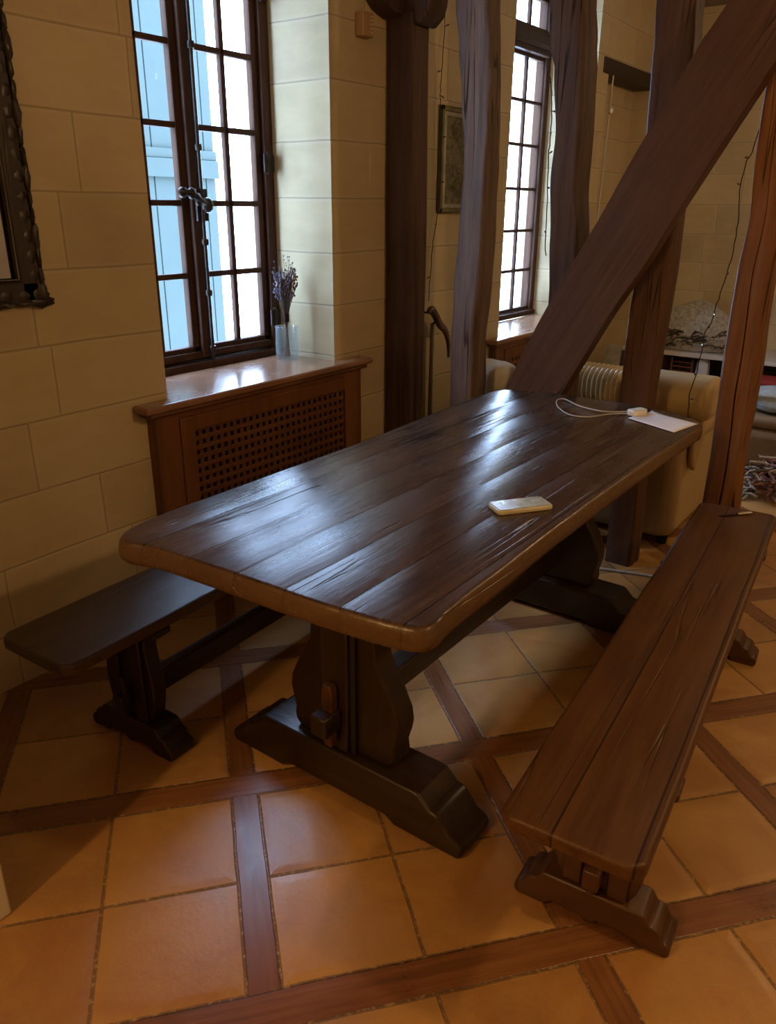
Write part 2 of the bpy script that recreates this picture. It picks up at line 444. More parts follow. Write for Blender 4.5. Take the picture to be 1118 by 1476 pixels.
# ------------------------------------------------------------------ windows
def window(name, y0, y1, z0, z1, yc, cols, rows, transom=None, top_rows=None, muntin=.023):
    """cols = offsets of pane edges from the centre line; rows = z of bar centres (bottom..top)"""
    r = empty(name, (XG, (y0 + y1) / 2, z0), kind='structure')
    f = MB(); t = .05
    f.box(XG - .05, XG + .034, y0, y0 + t, z0, z1); f.box(XG - .05, XG + .034, y1 - t, y1, z0, z1)
    f.box(XG - .05, XG + .05, y0, y1, z0, z0 + .035); f.box(XG - .05, XG + .034, y0, y1, z1 - t, z1)
    if transom: f.box(XG - .05, XG + .06, y0 + t, y1 - t, transom[0], transom[1]); f.box(XG - .04, XG + .075, y0 + t, y1 - t, transom[0] + .03, transom[0] + .055)
    link('window_frame', f, M['win_wood'], r, True, bevel=.006)
    groups = [(rows, 1)]
    if top_rows: groups.append((top_rows, 1))
    for rw, _ in groups:
        for sd in (-1, 1):
            e = [yc + sd * c for c in cols]; lo, hi = min(e), max(e)
            inner = yc + sd * .004; outer = (y1 - t) if sd > 0 else (y0 + t)
            s = MB(); a, b = min(inner, outer), max(inner, outer)
            st = [min(inner, e[0]), max(inner, e[0])], [min(outer, e[-1]), max(outer, e[-1])]
            for q in st: s.box(XG - .022, XG + .012, q[0], q[1], rw[0] - .055, rw[-1] + .045)
            s.box(XG - .022, XG + .012, a, b, rw[0] - .055, rw[0]); s.box(XG - .022, XG + .012, a, b, rw[-1], rw[-1] + .045)
            # drip rail moulding at the bottom
            s.box(XG + .0125, XG + .028, a + .004, b - .004, rw[0] - .05, rw[0] - .02)
            so = link('sash', s, M['win_wood'], r, True, bevel=.004)
            mm = MB()
            m0, m1 = min(e[1], e[2]), max(e[1], e[2])
            mm.box(XG - .016, XG + .010, m0, m1, rw[0], rw[-1])
            for z in rw[1:-1]: mm.box(XG - .016, XG + .010, lo, hi, z - muntin / 2, z + muntin / 2)
            link('muntin_bars', mm, M['win_wood'], so, True, bevel=.004)
            link('window_glass', wbox(XG - .001, XG + .002, lo, hi, rw[0], rw[-1]), M['glass'], so, True, smooth=False)
    # centre cover strip and locking rod
    c = MB().box(XG + .0125, XG + .038, yc - .024, yc + .024, rows[0] - .05, rows[-1] + .04)
    link('cover_strip', c, M['win_wood'], r, True, bevel=.008, seg=3)
    return r

w1 = window('window_1', 1.765, 2.703, .835, 2.66, 2.25, (.055, .200, .223, .370),
            [.93, 1.219, 1.497, 1.777, 2.057, 2.337, 2.60])
rod = MB().tube([(XG + .056, 2.262, .87), (XG + .056, 2.262, 2.6)], .0075, 10)
for z in (.92, 1.15, 1.35, 1.7, 2.05, 2.4): rod.lathe([(.0, -.012), (.013, -.012), (.015, 0), (.013, .012), (0, .012)], (XG + .056, 2.262, z), 10)
ro = link('locking_rod', rod, M['iron'], w1, True)
kn = MB()
kn.blob((XG + .085, 2.262, 1.49), (.022, .026, .03), 14, 10)
kn.tube(smooth_pts([(XG + .085, 2.262, 1.49), (XG + .11, 2.215, 1.505), (XG + .12, 2.16, 1.53), (XG + .115, 2.12, 1.535)], 5), [.011] * 8 + [.013] * 8, 10)
kn.blob((XG + .115, 2.118, 1.535), (.018, .022, .02), 12, 8)
kn.blob((XG + .118, 2.158, 1.532), (.017, .016, .022), 12, 8)
kn.blob((XG + .105, 2.20, 1.51), (.015, .014, .024), 12, 8)
kn.tube([(XG + .10, 2.225, 1.475), (XG + .10, 2.222, 1.42)], [.007, .005], 8)
kn.box(XG + .046, XG + .056, 2.235, 2.29, 1.43, 1.55)
link('handle', kn, M['iron'], w1, True, smooth=True)
hg = MB()
for z in (1.01, 1.66, 2.3):
    hg.tube([(XG + .05, 2.652, z - .045), (XG + .05, 2.652, z + .045)], .008, 8); hg.box(XG + .045, XG + .05, 2.63, 2.69, z - .035, z + .035)
link('hinges', hg, M['iron'], w1, True)

w2 = window('window_2', 4.235, 5.355, .765, 2.78, 4.795, (.055, .272, .294, .505),
            [.825, 1.08, 1.342, 1.607, 1.875, 2.133, 2.38], transom=(2.40, 2.505), top_rows=[2.56, 2.71], muntin=.02)
# outside: a blue boarded outbuilding across the yard
sh = empty('boarded_outbuilding', (-6.1, 2.6, -.6), label='pale blue boarded wall outside, seen through the near window', cat='outbuilding')
s = MB(); yb = [5.44]
while yb[-1] > -1.5: yb.append(yb[-1] - (.12 if len(yb) == 1 else .585))
for b, a in zip(yb[:-1], yb[1:]): s.box(-6.06, -6.0, a + .006, b - .006, -.6, 3.75)
link('boards', s, M['shutter'], sh, True, bevel=.004)
link('backing', wbox(-6.2, -6.061, yb[-1], 5.355, -.6, 3.75), M['shutter_gap'], sh, True)
link('cross_rail', wbox(-5.999, -5.95, yb[-1], 5.44, 1.72, 1.87).box(-5.999, -5.97, yb[-1], 5.44, 1.871, 1.95), M['shutter'], sh, True, bevel=.006)

# ------------------------------------------------------------------ radiator covers with sill boards
def rad_cover(name, y0, y1, zt, oy0, oy1, label, lattice=True):
    r = empty(name, (XW + .02, (y0 + y1) / 2, 0), label=label, cat='radiator cover', group='wooden radiator covers under the windows')
    xf = XW + .052
    # sill board: T shape from the window plane to beyond the wall face
    pts = [(XG + .052, oy0 + .001), (XG + .052, oy1 - .001), (XW + .001, oy1 - .001), (XW + .001, y1 + .055), (XW + .085, y1 + .055), (XW + .085, y0 - .055), (XW + .001, y0 - .055), (XW + .001, oy0 + .001)]
    link('sill_board', MB().prism(pts, zt - .028, zt, 'z'), M['sill'], r, True, bevel=.009, seg=3)
    link('moulding', wbox(XW + .001, XW + .07, y0 - .03, y1 + .03, zt - .048, zt - .0285), M['rad_y'], r, True, bevel=.008, seg=3)
    ly0, ly1, lz0, lz1 = y0 + .165, y1 - .125, .17, zt - .125
    f = MB()
    f.box(xf - .018, xf, y0, ly0, .0, zt - .049); f.box(xf - .018, xf, ly1, y1, .0, zt - .049)
    f.box(xf - .018, xf, ly0, ly1, 0, lz0); f.box(xf - .018, xf, ly0, ly1, lz1, zt - .049)
    link('face_frame', f, M['rad'], r, True, bevel=.002)
    f = MB()          # raised inner frame around the lattice
    g0, g1, h0, h1 = ly0 - .065, ly1 + .06, lz0 - .06, lz1 + .055
    f.box(xf + .0005, xf + .008, g0, ly0, h0, h1); f.box(xf + .0005, xf + .008, ly1, g1, h0, h1)
    f.box(xf + .0005, xf + .008, ly0, ly1, h0, lz0); f.box(xf + .0005, xf + .008, ly0, ly1, lz1, h1)
    link('door_frame', f, M['rad'], r, True, bevel=.003)
    link('side_panel', wbox(XW + .001, xf - .019, y0, y0 + .018, 0, zt - .049), M['rad'], r, True)
    link('side_panel', wbox(XW + .001, xf - .019, y1 - .018, y1, 0, zt - .049), M['rad'], r, True)
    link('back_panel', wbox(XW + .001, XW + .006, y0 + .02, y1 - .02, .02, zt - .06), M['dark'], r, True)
    if lattice:
        l = MB(); n = 25; st = (ly1 - ly0) / n
        for i in range(n + 1):
            y = ly0 + i * st; l.box(xf - .012, xf - .006, y - st * .27, y + st * .27, lz0 - .01, lz1 + .01)
        m = int((lz1 - lz0) / st)
        for j in range(m + 1):
            z = lz0 + j * (lz1 - lz0) / m; l.box(xf - .0058, xf - .001, ly0 - .01, ly1 + .01, z - st * .27, z + st * .27)
        link('lattice_grille', l, M['rad_y'], r, True, bevel=.002)
    return r
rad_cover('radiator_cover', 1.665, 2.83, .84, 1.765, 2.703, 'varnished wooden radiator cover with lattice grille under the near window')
rad_cover('radiator_cover', 4.13, 5.53, .765, 4.235, 5.355, 'brown wooden radiator cover with sill under the far window, half hidden by posts')

# ------------------------------------------------------------------ timber frame
def timber(name, rows, yf, mat, label, seed, cap=None, amp=.006, ztop=ZC, dmin=.10, base=0, split=0):
    """rows (z, x_left, x_right, depth) ; front face at yf"""
    rows = sorted(rows)
    def at(z):
        if z <= rows[0][0]: return rows[0][1:]
        if z >= rows[-1][0]: return rows[-1][1:]
        for a, b in zip(rows[:-1], rows[1:]):
            if a[0] <= z <= b[0]:
                t = (z - a[0]) / (b[0] - a[0]); t = t * t * (3 - 2 * t)
                return tuple(a[k] + (b[k] - a[k]) * t for k in (1, 2, 3))
    N = 90; K = 9; mb = MB(); vs = []
    xm = (rows[0][1] + rows[0][2]) / 2
    for i in range(N + 1):
        z = base + (ztop - base) * i / N; l, r, d = at(z); d = max(d, dmin); c = .012
        ring = []
        for k in range(K): ring.append((l + c + (r - l - 2 * c) * k / (K - 1), yf, 0, -1))
        if split:
            wx = .010 * noise.noise(Vector((z * 2.5, seed, 0)))
            for k, (dx, dy) in ((3, (.010, 0)), (4, (0, split)), (5, (-.010, 0))): q = ring[k]; ring[k] = (ring[k][0] + wx + dx * (1 if True else 0), q[1] + dy * (.6 + .4 * math.sin(z * 3)), 0, -1)
        for k in range(K): ring.append((r, yf + c + (d - 2 * c) * k / (K - 1), 1, 0))
        for k in range(K): ring.append((r - c - (r - l - 2 * c) * k / (K - 1), yf + d, 0, 1))
        for k in range(K): ring.append((l, yf + d - c - (d - 2 * c) * k / (K - 1), -1, 0))
        for x, y, nx, ny in ring:
            f = amp * (noise.noise(Vector((x * 9 + seed, y * 9, z * 2.2))) + .5 * noise.noise(Vector((x * 40 + seed, y * 40, z * 5)))) - amp * .3
            vs.append((x + nx * f, y + ny * f, z))
    n = 4 * K
    fs = [(i * n + k, i * n + (k + 1) % n, (i + 1) * n + (k + 1) % n, (i + 1) * n + k) for i in range(N) for k in range(n)]
    fs += [tuple(range(n - 1, -1, -1)), tuple(range(N * n, N * n + n))]
    mb.add(vs, fs)
    loc = (xm, yf + .06, base)
    o = link(name, mb, mat, loc=loc, angle=60)
    return tag(o, label, 'post', 'row of timber posts behind the table' if label else None)
P1 = [(2.289, -2.27, -2.128, .125), (1.365, -2.27, -2.112, .119), (.519, -2.27, -2.104, .11)]
P2 = [(2.254, -1.957, -1.796, .105), (2.085, -1.934, -1.779, .107), (1.935, -1.914, -1.77, .115), (1.756, -1.895, -1.765, .118), (1.636, -1.893, -1.771, .135), (1.486, -1.901, -1.775, .14), (1.331, -1.906, -1.773, .140), (1.2, -1.915, -1.776, .138), (.894, -1.922, -1.791, .135), (.701, -1.919, -1.788, .14)]
P3 = [(2.211, -1.561, -1.409, .131), (2.075, -1.552, -1.397, .147), (1.993, -1.519, -1.389, .149), (1.742, -1.491, -1.377, .155), (1.592, -1.496, -1.377, .158), (1.371, -1.48, -1.348, .13), (1.139, -1.468, -1.34, .139)]
P4 = [(2.167, -1.156, -1.011, .122), (2.018, -1.145, -.998, .113), (1.876, -1.139, -.988, .110), (1.241, -1.119, -.971, .105), (1.114, -1.129, -.972, .105), (.849, -1.125, -.983, .105), (.754, -1.123, -.985, .11), (.006, -1.102, -.978, .13)]
P5 = [(1.824, -.736, -.618, .11), (1.662, -.736, -.614, .113), (1.454, -.724, -.605, .118), (1.262, -.732, -.611, .12), (.86, -.727, -.597, .129), (.657, -.721, -.591, .106), (.409, -.72, -.581, .08)]
# P1 has a square-cut shape with a spreading head
p1 = empty('timber_post', (-2.19, 3.13, 0), label='straight dark timber post with a spreading head, standing against the wall', cat='post', group='row of timber posts behind the table')
t1 = timber('shaft', P1, 3.07, M['post'], None, 1.3, amp=.003, ztop=2.24); t1.parent = p1; t1.location = Vector(t1.location) - p1.location
for k in ('category', 'label', 'group'):
    if k in t1: del t1[k]
pts = [(-2.275, ZC), (-2.275, 2.2), (-2.265, 2.2), (-2.11, 2.2), (-2.10, 2.17), (-2.06, 2.19), (-2.02, 2.24), (-1.995, 2.30), (-1.98, 2.42), (-1.98, ZC)]
pts = [(-2.275, 2.2401), (-2.128, 2.2401), (-2.120, 2.19), (-2.095, 2.195), (-2.06, 2.225), (-2.045, 2.265), (-2.035, 2.33), (-2.03, ZC), (-2.275, ZC)]
hd = MB().prism(pts, 3.062, 3.20, 'y')
link('post_head', hd, M['post'], p1, True, bevel=.012, seg=3)
hl = MB().prism([(2.84, ZC), (2.84, 2.44), (2.86, 2.36), (2.91, 2.29), (2.975, 2.245), (3.05, 2.225), (3.061, 2.225), (3.061, ZC)], XW + .001, -2.17, 'x')
link('post_head', hl, M['post'], p1, True, bevel=.012, seg=3)

timber('timber_post', P2, 3.10, M['post_grey'], 'wavy grey-brown weathered timber post in front of the framed picture', 5.1, amp=.010)
timber('timber_post', P3, 3.13, M['post'], 'bulging brown timber post beside the far window, cut by the diagonal brace', 9.7, amp=.008)
timber('timber_post', P4, 3.17, M['brace'], 'broad timber post behind the diagonal brace, its foot visible under the table', 14.2, amp=.007)
timber('timber_post', P5, 3.138, M['post_red'], 'reddish brown split timber post beyond the far end of the right bench', 19.8, amp=.009, split=.022)

# diagonal brace : quad section between the posts, built along its axis
def brace():
    UL = [(-.22, 3.12), (-.86, 2.128), (-.94, 2.007), (-1.118, 1.679), (-1.24, 1.441), (-1.433, 1.085), (-1.588, .742), (-1.66, .60)]
    LR = [(-.06, 2.95), (-.695, 1.931), (-.728, 1.87), (-.95, 1.462), (-1.036, 1.296), (-1.154, 1.094), (-1.324, .76), (-1.40, .60)]
    ul = smooth_pts([(x, 0, z) for x, z in UL], 6); lr = smooth_pts([(x, 0, z) for x, z in LR], 6)
    K = 14; D = 6; y0, y1 = 3.045, 3.125; vs = []; N = len(ul)
    for i in range(N):
        a, b = ul[i], lr[i]; dirn = (b - a).normalized()
        ring = [(a + (b - a) * (k / (K - 1)), y0, Vector((0, -1, 0))) for k in range(K)]
        ring += [(b, y0 + (y1 - y0) * (k + 1) / (D + 1), dirn) for k in range(D)]
        ring += [(b + (a - b) * (k / (K - 1)), y1, Vector((0, 1, 0))) for k in range(K)]
        ring += [(a, y1 - (y1 - y0) * (k + 1) / (D + 1), -dirn) for k in range(D)]
        for p, y, n in ring:
            q = Vector((p.x, y, p.z)); f = .005 * noise.noise(Vector((q.x * 5, q.y * 8, q.z * 5)))
            q += n * f; vs.append(q)
    n = 2 * K + 2 * D
    fs = [(i * n + k, i * n + (k + 1) % n, (i + 1) * n + (k + 1) % n, (i + 1) * n + k) for i in range(N - 1) for k in range(n)]
    fs += [tuple(range(n - 1, -1, -1)), tuple(range((N - 1) * n, N * n))]
    # rotate into a local frame so that the grain runs along the beam
    piv = Vector((-1.49, 3.085, .60)); ang = math.atan2(-.06 + 1.40 + .1, 2.35)   # lean from vertical
    ang = math.atan2(1.40, 2.43)
    R = __import__('mathutils').Matrix.Rotation(-ang, 3, 'Y')
    loc = [R @ (Vector(v) - piv) for v in vs]
    mb = MB().add(loc, fs)
    o = link('diagonal_brace', mb, M['brace'], angle=60, bevel=.0)
    o.location = piv; o.rotation_euler = (0, ang, 0)
    return tag(o, 'thick diagonal timber brace leaning across the posts from the table end', 'brace')
brace()

# ------------------------------------------------------------------ the table
tb = empty('trestle_table', (-1.11, 1.99, 0), label='long dark oak trestle table with thick worn top and carved sledge feet', cat='table')
out = [(-1.436, .972), (-1.474, .98), (-1.500, 1.012), (-1.514, 1.06), (-1.522, 1.15), (-1.522, 1.311), (-1.522, 1.6), (-1.520, 1.9), (-1.532, 2.2), (-1.548, 2.488), (-1.555, 2.75),
       (-1.548, 2.86), (-1.522, 2.93), (-1.45, 2.965), (-1.33, 2.99), (-1.198, 3.0), (-1.05, 3.0), (-.9, 2.985), (-.775, 2.94), (-.705, 2.867), (-.703, 2.75), (-.707, 2.504), (-.709, 2.303), (-.709, 1.932),
       (-.706, 1.666), (-.699, 1.373), (-.692, 1.156), (-.684, 1.10), (-.688, 1.068), (-.706, 1.052), (-.76, 1.036), (-.847, 1.024), (-.929, 1.017), (-1.06, 1.010), (-1.221, 1.003), (-1.36, .994)]
n = len(out)
sm = [tuple(p)[:2] for p in smooth_pts([(x, y, 0) for x, y in out + out[:1]], 3)][:-1]
tt = MB(); vs = []; m = len(sm)
cx, cy = -1.11, 2.0
def inset(p, d):
    d = d * .65 - .012
    dx, dy = p[0] - cx, p[1] - cy
    return (p[0] - d * math.copysign(min(1, abs(dx) / .38), dx), p[1] - d * math.copysign(min(1, max(0, abs(dy) - .3) / .6), dy))
lay = [(.013, .714), (.003, .719), (0, .730), (.001, .748), (.004, .760), (.010, .767), (.020, .770)]
for d, z in lay:
    for k, p in enumerate(sm):
        q = inset(p, d); dz = .0015 * noise.noise(Vector((p[0] * 8, p[1] * 8, 0))); wv = .003 * noise.noise(Vector((p[0] * 6, p[1] * 6, z * 9)))
        vs.append((q[0] + wv, q[1] + wv, z + (dz if z > .73 else 0)))
L = len(lay)
fs = [(i * m + k, i * m + (k + 1) % m, (i + 1) * m + (k + 1) % m, (i + 1) * m + k) for i in range(L - 1) for k in range(m)]
fs += [tuple(range(m - 1, -1, -1)), tuple(range((L - 1) * m, L * m))]
tt.add(vs, fs)
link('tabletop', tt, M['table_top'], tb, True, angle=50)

def mirror_prof(half):
    """half outline (x>=0, z) from bottom centre to top centre -> closed outline"""
    return half + [(-x, z) for x, z in reversed(half) if x > 1e-6]
T_FOOT = mirror_prof([(0, .018), (.165, .018), (.195, .0), (.385, 0), (.398, .014), (.398, .032), (.385, .045), (.36, .056), (.335, .088), (.326, .100), (.312, .104), (.30, .106), (.268, .137), (.255, .140), (0, .140)])
T_LEG = mirror_prof([(0, .141), (.155, .141), (.168, .155), (.172, .175), (.168, .20), (.178, .235), (.183, .265), (.178, .30), (.155, .35), (.125, .40), (.108, .44), (.105, .49), (.112, .54), (.14, .60), (.165, .655), (0, .655)])
def trestle(yc, s):
    """s = -1: outer face towards -y"""
    X = -1.107
    ft = MB().prism([(X + a, b) for a, b in T_FOOT], yc - .072, yc + .072, 'y')
    f = link('foot', ft, M['table_h'], tb, True, bevel=.009, seg=3, angle=30)
    lg = MB().prism([(X + a, b) for a, b in T_LEG], yc - .036, yc + .036, 'y')
    lo = link('leg', lg, M['table'], tb, True, bevel=.006, seg=2, angle=30)
    ya, ybb = sorted((yc + s * .0365, yc + s * .058))
    link('rib', wbox(X - .055, X + .035, ya, ybb, .141, .655), M['table'], lo, True, bevel=.005)
    ya, ybb = sorted((yc + s * .0365, yc + s * .046))
    link('rib', wbox(X + .036, X + .052, ya, ybb, .141, .655), M['dark'], lo, True)  # near-black strip standing in for the shaded gap beside the rib
    link('cleat', MB().prism([(X - .33, .656), (X - .31, .656), (X + .31, .656), (X + .33, .69), (X + .33, .7135), (X - .33, .7135), (X - .33, .69)], yc - .05, yc + .05, 'y'), M['table_h'], tb, True, bevel=.006)
    ya, ybb = sorted((yc + s * .0585, yc + s * .125))
    link('tenon', wbox(X - .036, X + .016, ya, ybb, .215, .275), M['table_y'], tb, True, bevel=.006)
    ya, ybb = sorted((yc + s * .062, yc + s * .088))
    wd = MB().prism([(X - .022, .165), (X + .004, .165), (X + .008, .33), (X + .002, .352), (X - .022, .352), (X - .028, .33)], ya, ybb, 'y')
    link('wedge', wd, M['bench_rb'], tb, True, bevel=.004)
trestle(1.355, -1); trestle(2.635, 1)
link('stretcher', wbox(-1.142, -1.078, 1.392, 2.598, .204, .280), M['table_y'], tb, True, bevel=.007)

# ------------------------------------------------------------------ benches (local coordinates)
B_FOOT = mirror_prof([(0, .004), (.012, .006), (.02, .016), (.085, .016), (.10, .0), (.168, 0), (.176, .008), (.176, .026), (.168, .036), (.158, .038), (.150, .058), (.140, .064), (.128, .066), (.116, .086), (.105, .090), (0, .090)])
B_LEG = mirror_prof([(0, .091), (.078, .091), (.088, .11), (.098, .15), (.102, .19), (.098, .24), (.088, .29), (.082, .33), (.088, .365), (0, .365)])
def bench(name, loc, rz, wd, ln, h, mt, mb_, ml, label, foot_in=.30):
    r = empty(name, loc, rz, label, 'bench', 'pair of benches at the table')
    c = .022
    o = [(-wd / 2 + c, -ln / 2), (wd / 2 - c, -ln / 2), (wd / 2, -ln / 2 + c), (wd / 2, ln / 2 - c), (wd / 2 - c, ln / 2), (-wd / 2 + c, ln / 2), (-wd / 2, ln / 2 - c), (-wd / 2, -ln / 2 + c)]
    # denser outline, slightly worn
    dense = []
    for a, b in zip(o, o[1:] + o[:1]):
        kk = max(1, int(math.dist(a, b) / .06))
        for j in range(kk):
            t = j / kk; x = a[0] + (b[0] - a[0]) * t; y = a[1] + (b[1] - a[1]) * t
            wv = .0025 * noise.noise(Vector((x * 5 + loc[0] * 9, y * 5, 0))); dense.append((x + wv, y + wv))
    link('seat_board', MB().prism(dense, h - .036, h, 'z'), mt, r, bevel=.009, seg=3, angle=50)
    for s in (-1, 1):
        y = s * (ln / 2 - foot_in)
        link('foot', MB().prism(B_FOOT, y - .045, y + .045, 'y'), mb_, r, bevel=.006, seg=2, angle=30)
        lg = MB()
        if s < 0 or True:
            lg.prism(B_LEG, y - .024, y + .024, 'y')
        lo = link('leg', lg, ml, r, bevel=.005, angle=30)
        for q in (-1, 1):
            x0, x1 = sorted((q * .028, q * .072)); y0, y1 = sorted((y + s * .0245, y + s * .036))
            link('raised_panel', wbox(x0, x1, y0, y1, .091, .365), ml, lo, bevel=.004)
        k = [(-.14, h - .0365), (-.14, h - .055), (-.125, h - .062), (-.115, .366), (.115, .366), (.125, h - .062), (.14, h - .055), (.14, h - .0365)]
        link('cleat', MB().prism(k, y - .032, y + .032, 'y'), mb_, r, bevel=.004)
        y0, y1 = sorted((y + s * .025, y + s * .075))
        link('tenon', wbox(-.018, .018, y0, y1, .125, .175), mb_, r, bevel=.004)
        y0, y1 = sorted((y + s * .04, y + s * .058))
        link('wedge', MB().prism([(-.010, .10), (.010, .10), (.013, .215), (.006, .228), (-.006, .228), (-.013, .215)], y0, y1, 'y'), mb_, r, bevel=.003)
    yy = ln / 2 - foot_in - .025
    link('stretcher', wbox(-.022, .022, -yy, yy, .118, .190), ml, r, bevel=.005)
    return r
bench('trestle_bench', (-.457, 2.01, 0), .0917, .272, 1.93, .45, M['bench_r'], M['bench_rb'], M['bench_rb'],
      'brown oak trestle bench on the open side of the table, a small knife on it')
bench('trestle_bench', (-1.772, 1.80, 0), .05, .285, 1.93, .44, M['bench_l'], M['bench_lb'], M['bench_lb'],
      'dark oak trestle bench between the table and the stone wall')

# ------------------------------------------------------------------ things on the table
def arc_path(pts, k=6): return [tuple(p) for p in smooth_pts(pts, k)]
def rrect(cx_, cy_, w_, h_, r_, rot=0, n_=5):
    o = []
    for sx, sy, a0 in ((1, 1, 0), (-1, 1, 90), (-1, -1, 180), (1, -1, 270)):
        for i in range(n_ + 1):
            a = math.radians(a0 + 90 * i / n_); o.append((sx * (w_ / 2 - r_) + r_ * math.cos(a), sy * (h_ / 2 - r_) + r_ * math.sin(a)))
    c, s_ = math.cos(rot), math.sin(rot)
    return [(cx_ + x * c - y * s_, cy_ + x * s_ + y * c) for x, y in o]
ph = empty('smartphone', (-.826, 1.708, .7705), math.atan2(.133, .096), 'cream-cased phone lying near the right edge of the table', 'phone')
link('case', MB().prism(rrect(0, 0, .155, .072, .012), .0, .013, 'z'), M['phone'], ph, bevel=.004, seg=3)
link('screen', MB().prism(rrect(0, 0, .145, .064, .009), .0132, .0142, 'z'), plain('pale_glossy_screen', (.40, .42, .36), .12, 0, .45, 45), ph)

pp = MB()
quad = [Vector((-.937, 2.775, 0)), Vector((-.905, 2.925, 0)), Vector((-.705, 2.85, 0)), Vector((-.738, 2.68, 0))]
NN = 10; vs = []
for i in range(NN + 1):
    for j in range(NN + 1):
        a = quad[0].lerp(quad[1], j / NN); b = quad[3].lerp(quad[2], j / NN); p = a.lerp(b, i / NN)
        lift = .0 + .012 * max(0, (j / NN - .75)) * max(0, 1 - i / NN) * 4 * 0 + .010 * max(0, .25 - i / NN) * 4 * max(0, j / NN - .5)
        vs.append((p.x, p.y, .7725 + lift))
fs = [(i * (NN + 1) + j, i * (NN + 1) + j + 1, (i + 1) * (NN + 1) + j + 1, (i + 1) * (NN + 1) + j) for i in range(NN) for j in range(NN)]
pa = empty('sheet_of_paper', (-.82, 2.81, .7705), label='white printed sheet of paper at the far right corner of the table', cat='paper')
o = link('sheet', MB().add(vs, fs), M['paper'], pa, True)
o.modifiers.new('sol', 'SOLIDIFY').thickness = .0006
tx = MB()
for k in range(9):
    t = .15 + k * .075; a = quad[0].lerp(quad[3], t); b = quad[1].lerp(quad[2], t)
    p = a.lerp(b, .12); q = a.lerp(b, .12 + .5 + .12 * math.sin(k * 2.3)); d = (quad[3] - quad[0]).normalized() * .002
    tx.add([(p.x, p.y, .7733), (q.x, q.y, .7733), (q.x + d.x, q.y + d.y, .7733), (p.x + d.x, p.y + d.y, .7733)], [(0, 1, 2, 3)])
link('faint_text_lines', tx, M['ink'], pa, True, smooth=False)

ch = empty('charger', (-.93, 2.84, .7705), label='white charger with a looped thin cable at the far end of the table', cat='charger')
link('plug_body', MB().prism(rrect(-.928, 2.845, .075, .042, .012, 1.15), .7705, .794, 'z'), M['whitepl'], ch, True, bevel=.006, seg=3)
link('pins', MB().tube([(-.913, 2.882, .782), (-.906, 2.900, .782)], .0035, 8).tube([(-.902, 2.877, .782), (-.895, 2.895, .782)], .0035, 8), M['iron'], ch, True)
cp = arc_path([(-.953, 2.821, .777), (-1.008, 2.785, .774), (-1.06, 2.69, .774), (-1.128, 2.684, .774), (-1.212, 2.77, .774), (-1.262, 2.87, .774), (-1.245, 2.905, .774), (-1.15, 2.832, .7745), (-1.037, 2.795, .777), (-.96, 2.841, .78)])
link('cable', MB().tube(cp, .0026, 8), M['cable_w'], ch, True)

kf = empty('pocket_knife', (-.53, 2.885, .4505), math.atan2(.09, .082), 'small knife with bright metal handle on the far end of the right bench', 'knife')
link('handle', MB().blob((.03, 0, .006), (.034, .009, .006), 14, 8, .6), M['brass'], kf)
link('blade', MB().prism([(-.075, .0), (-.06, .006), (.0, .007), (.0, -.006), (-.06, -.005)], .001, .003, 'z'), M['iron'], kf)

# ------------------------------------------------------------------ vase with dried lavender on the sill
vz = .8405; vx, vy = -2.47, 2.60
va = tag(link('glass_vase', MB().lathe([(.0, .002), (.05, .002), (.052, .008), (.052, .07), (.050, .135), (.052, .145), (.049, .147), (.047, .135), (.049, .07), (.048, .012), (0, .010)], n=32), M['vase_glass'], loc=None),
         'small clear glass jar holding dried flowers on the near windowsill', 'vase'); va.location = (vx, vy, vz)
bq = empty('dried_bouquet', (vx, vy, vz + .012), label='bunch of dried lavender standing in the glass jar on the windowsill', cat='dried flowers')
stm = MB(); fl = MB(); fl2 = MB(); random.seed(3)
for i in range(46):
    a = random.random() * 2 * PI; rr = random.random() ** .6
    base = (vx + .014 * math.cos(a + 2) * rr, vy + .014 * math.sin(a + 2) * rr, vz + .013)
    neck = (vx + .009 * math.cos(a) * rr, vy + .009 * math.sin(a) * rr, vz + .19)
    hgt = .30 + .10 * random.random(); sp_ = .055 * rr
    top = (vx + sp_ * math.cos(a), vy + sp_ * math.sin(a) + .004, vz + hgt)
    path = arc_path([base, neck, ((neck[0] + top[0]) / 2 - .0 , (neck[1] + top[1]) / 2, (neck[2] + top[2]) / 2 + .01), top], 3)
    stm.tube(path, [.0016] * len(path), 5)
    nb = random.randint(5, 9)
    for j in range(nb):
        t = j / nb; q = Vector(path[-1]).lerp(Vector(path[-4]), t * 1.0)
        q += Vector((random.gauss(0, .004), random.gauss(0, .004), random.gauss(0, .003)))
        (fl2 if (i % 4 == 0 and j < 3) else fl).blob(q, (.0042, .0042, .006), 6, 4, 1, .3, i + j)
for i in range(26):
    a = random.random() * 2 * PI; q = (vx + .07 * math.cos(a) * random.random(), vy + .075 * math.sin(a) * random.random(), vz + .33 + .12 * random.random())
    fl.blob(q, (.003, .003, .0035), 6, 4); stm.tube([(vx + (q[0] - vx) * .3, vy + (q[1] - vy) * .3, vz + .26), q], .0006, 4)
link('stems', stm, M['stem'], bq, True); tag(link('lavender_heads', fl, M['lav'], bq, True), kind='stuff'); tag(link('pale_blossoms', fl2, M['lavp'], bq, True), kind='stuff')
link('tie_band', MB().lathe([(.0125, -.02), (.014, -.01), (.014, .01), (.0125, .02)], (vx, vy, vz + .185), 14), M['iron'], bq, True)

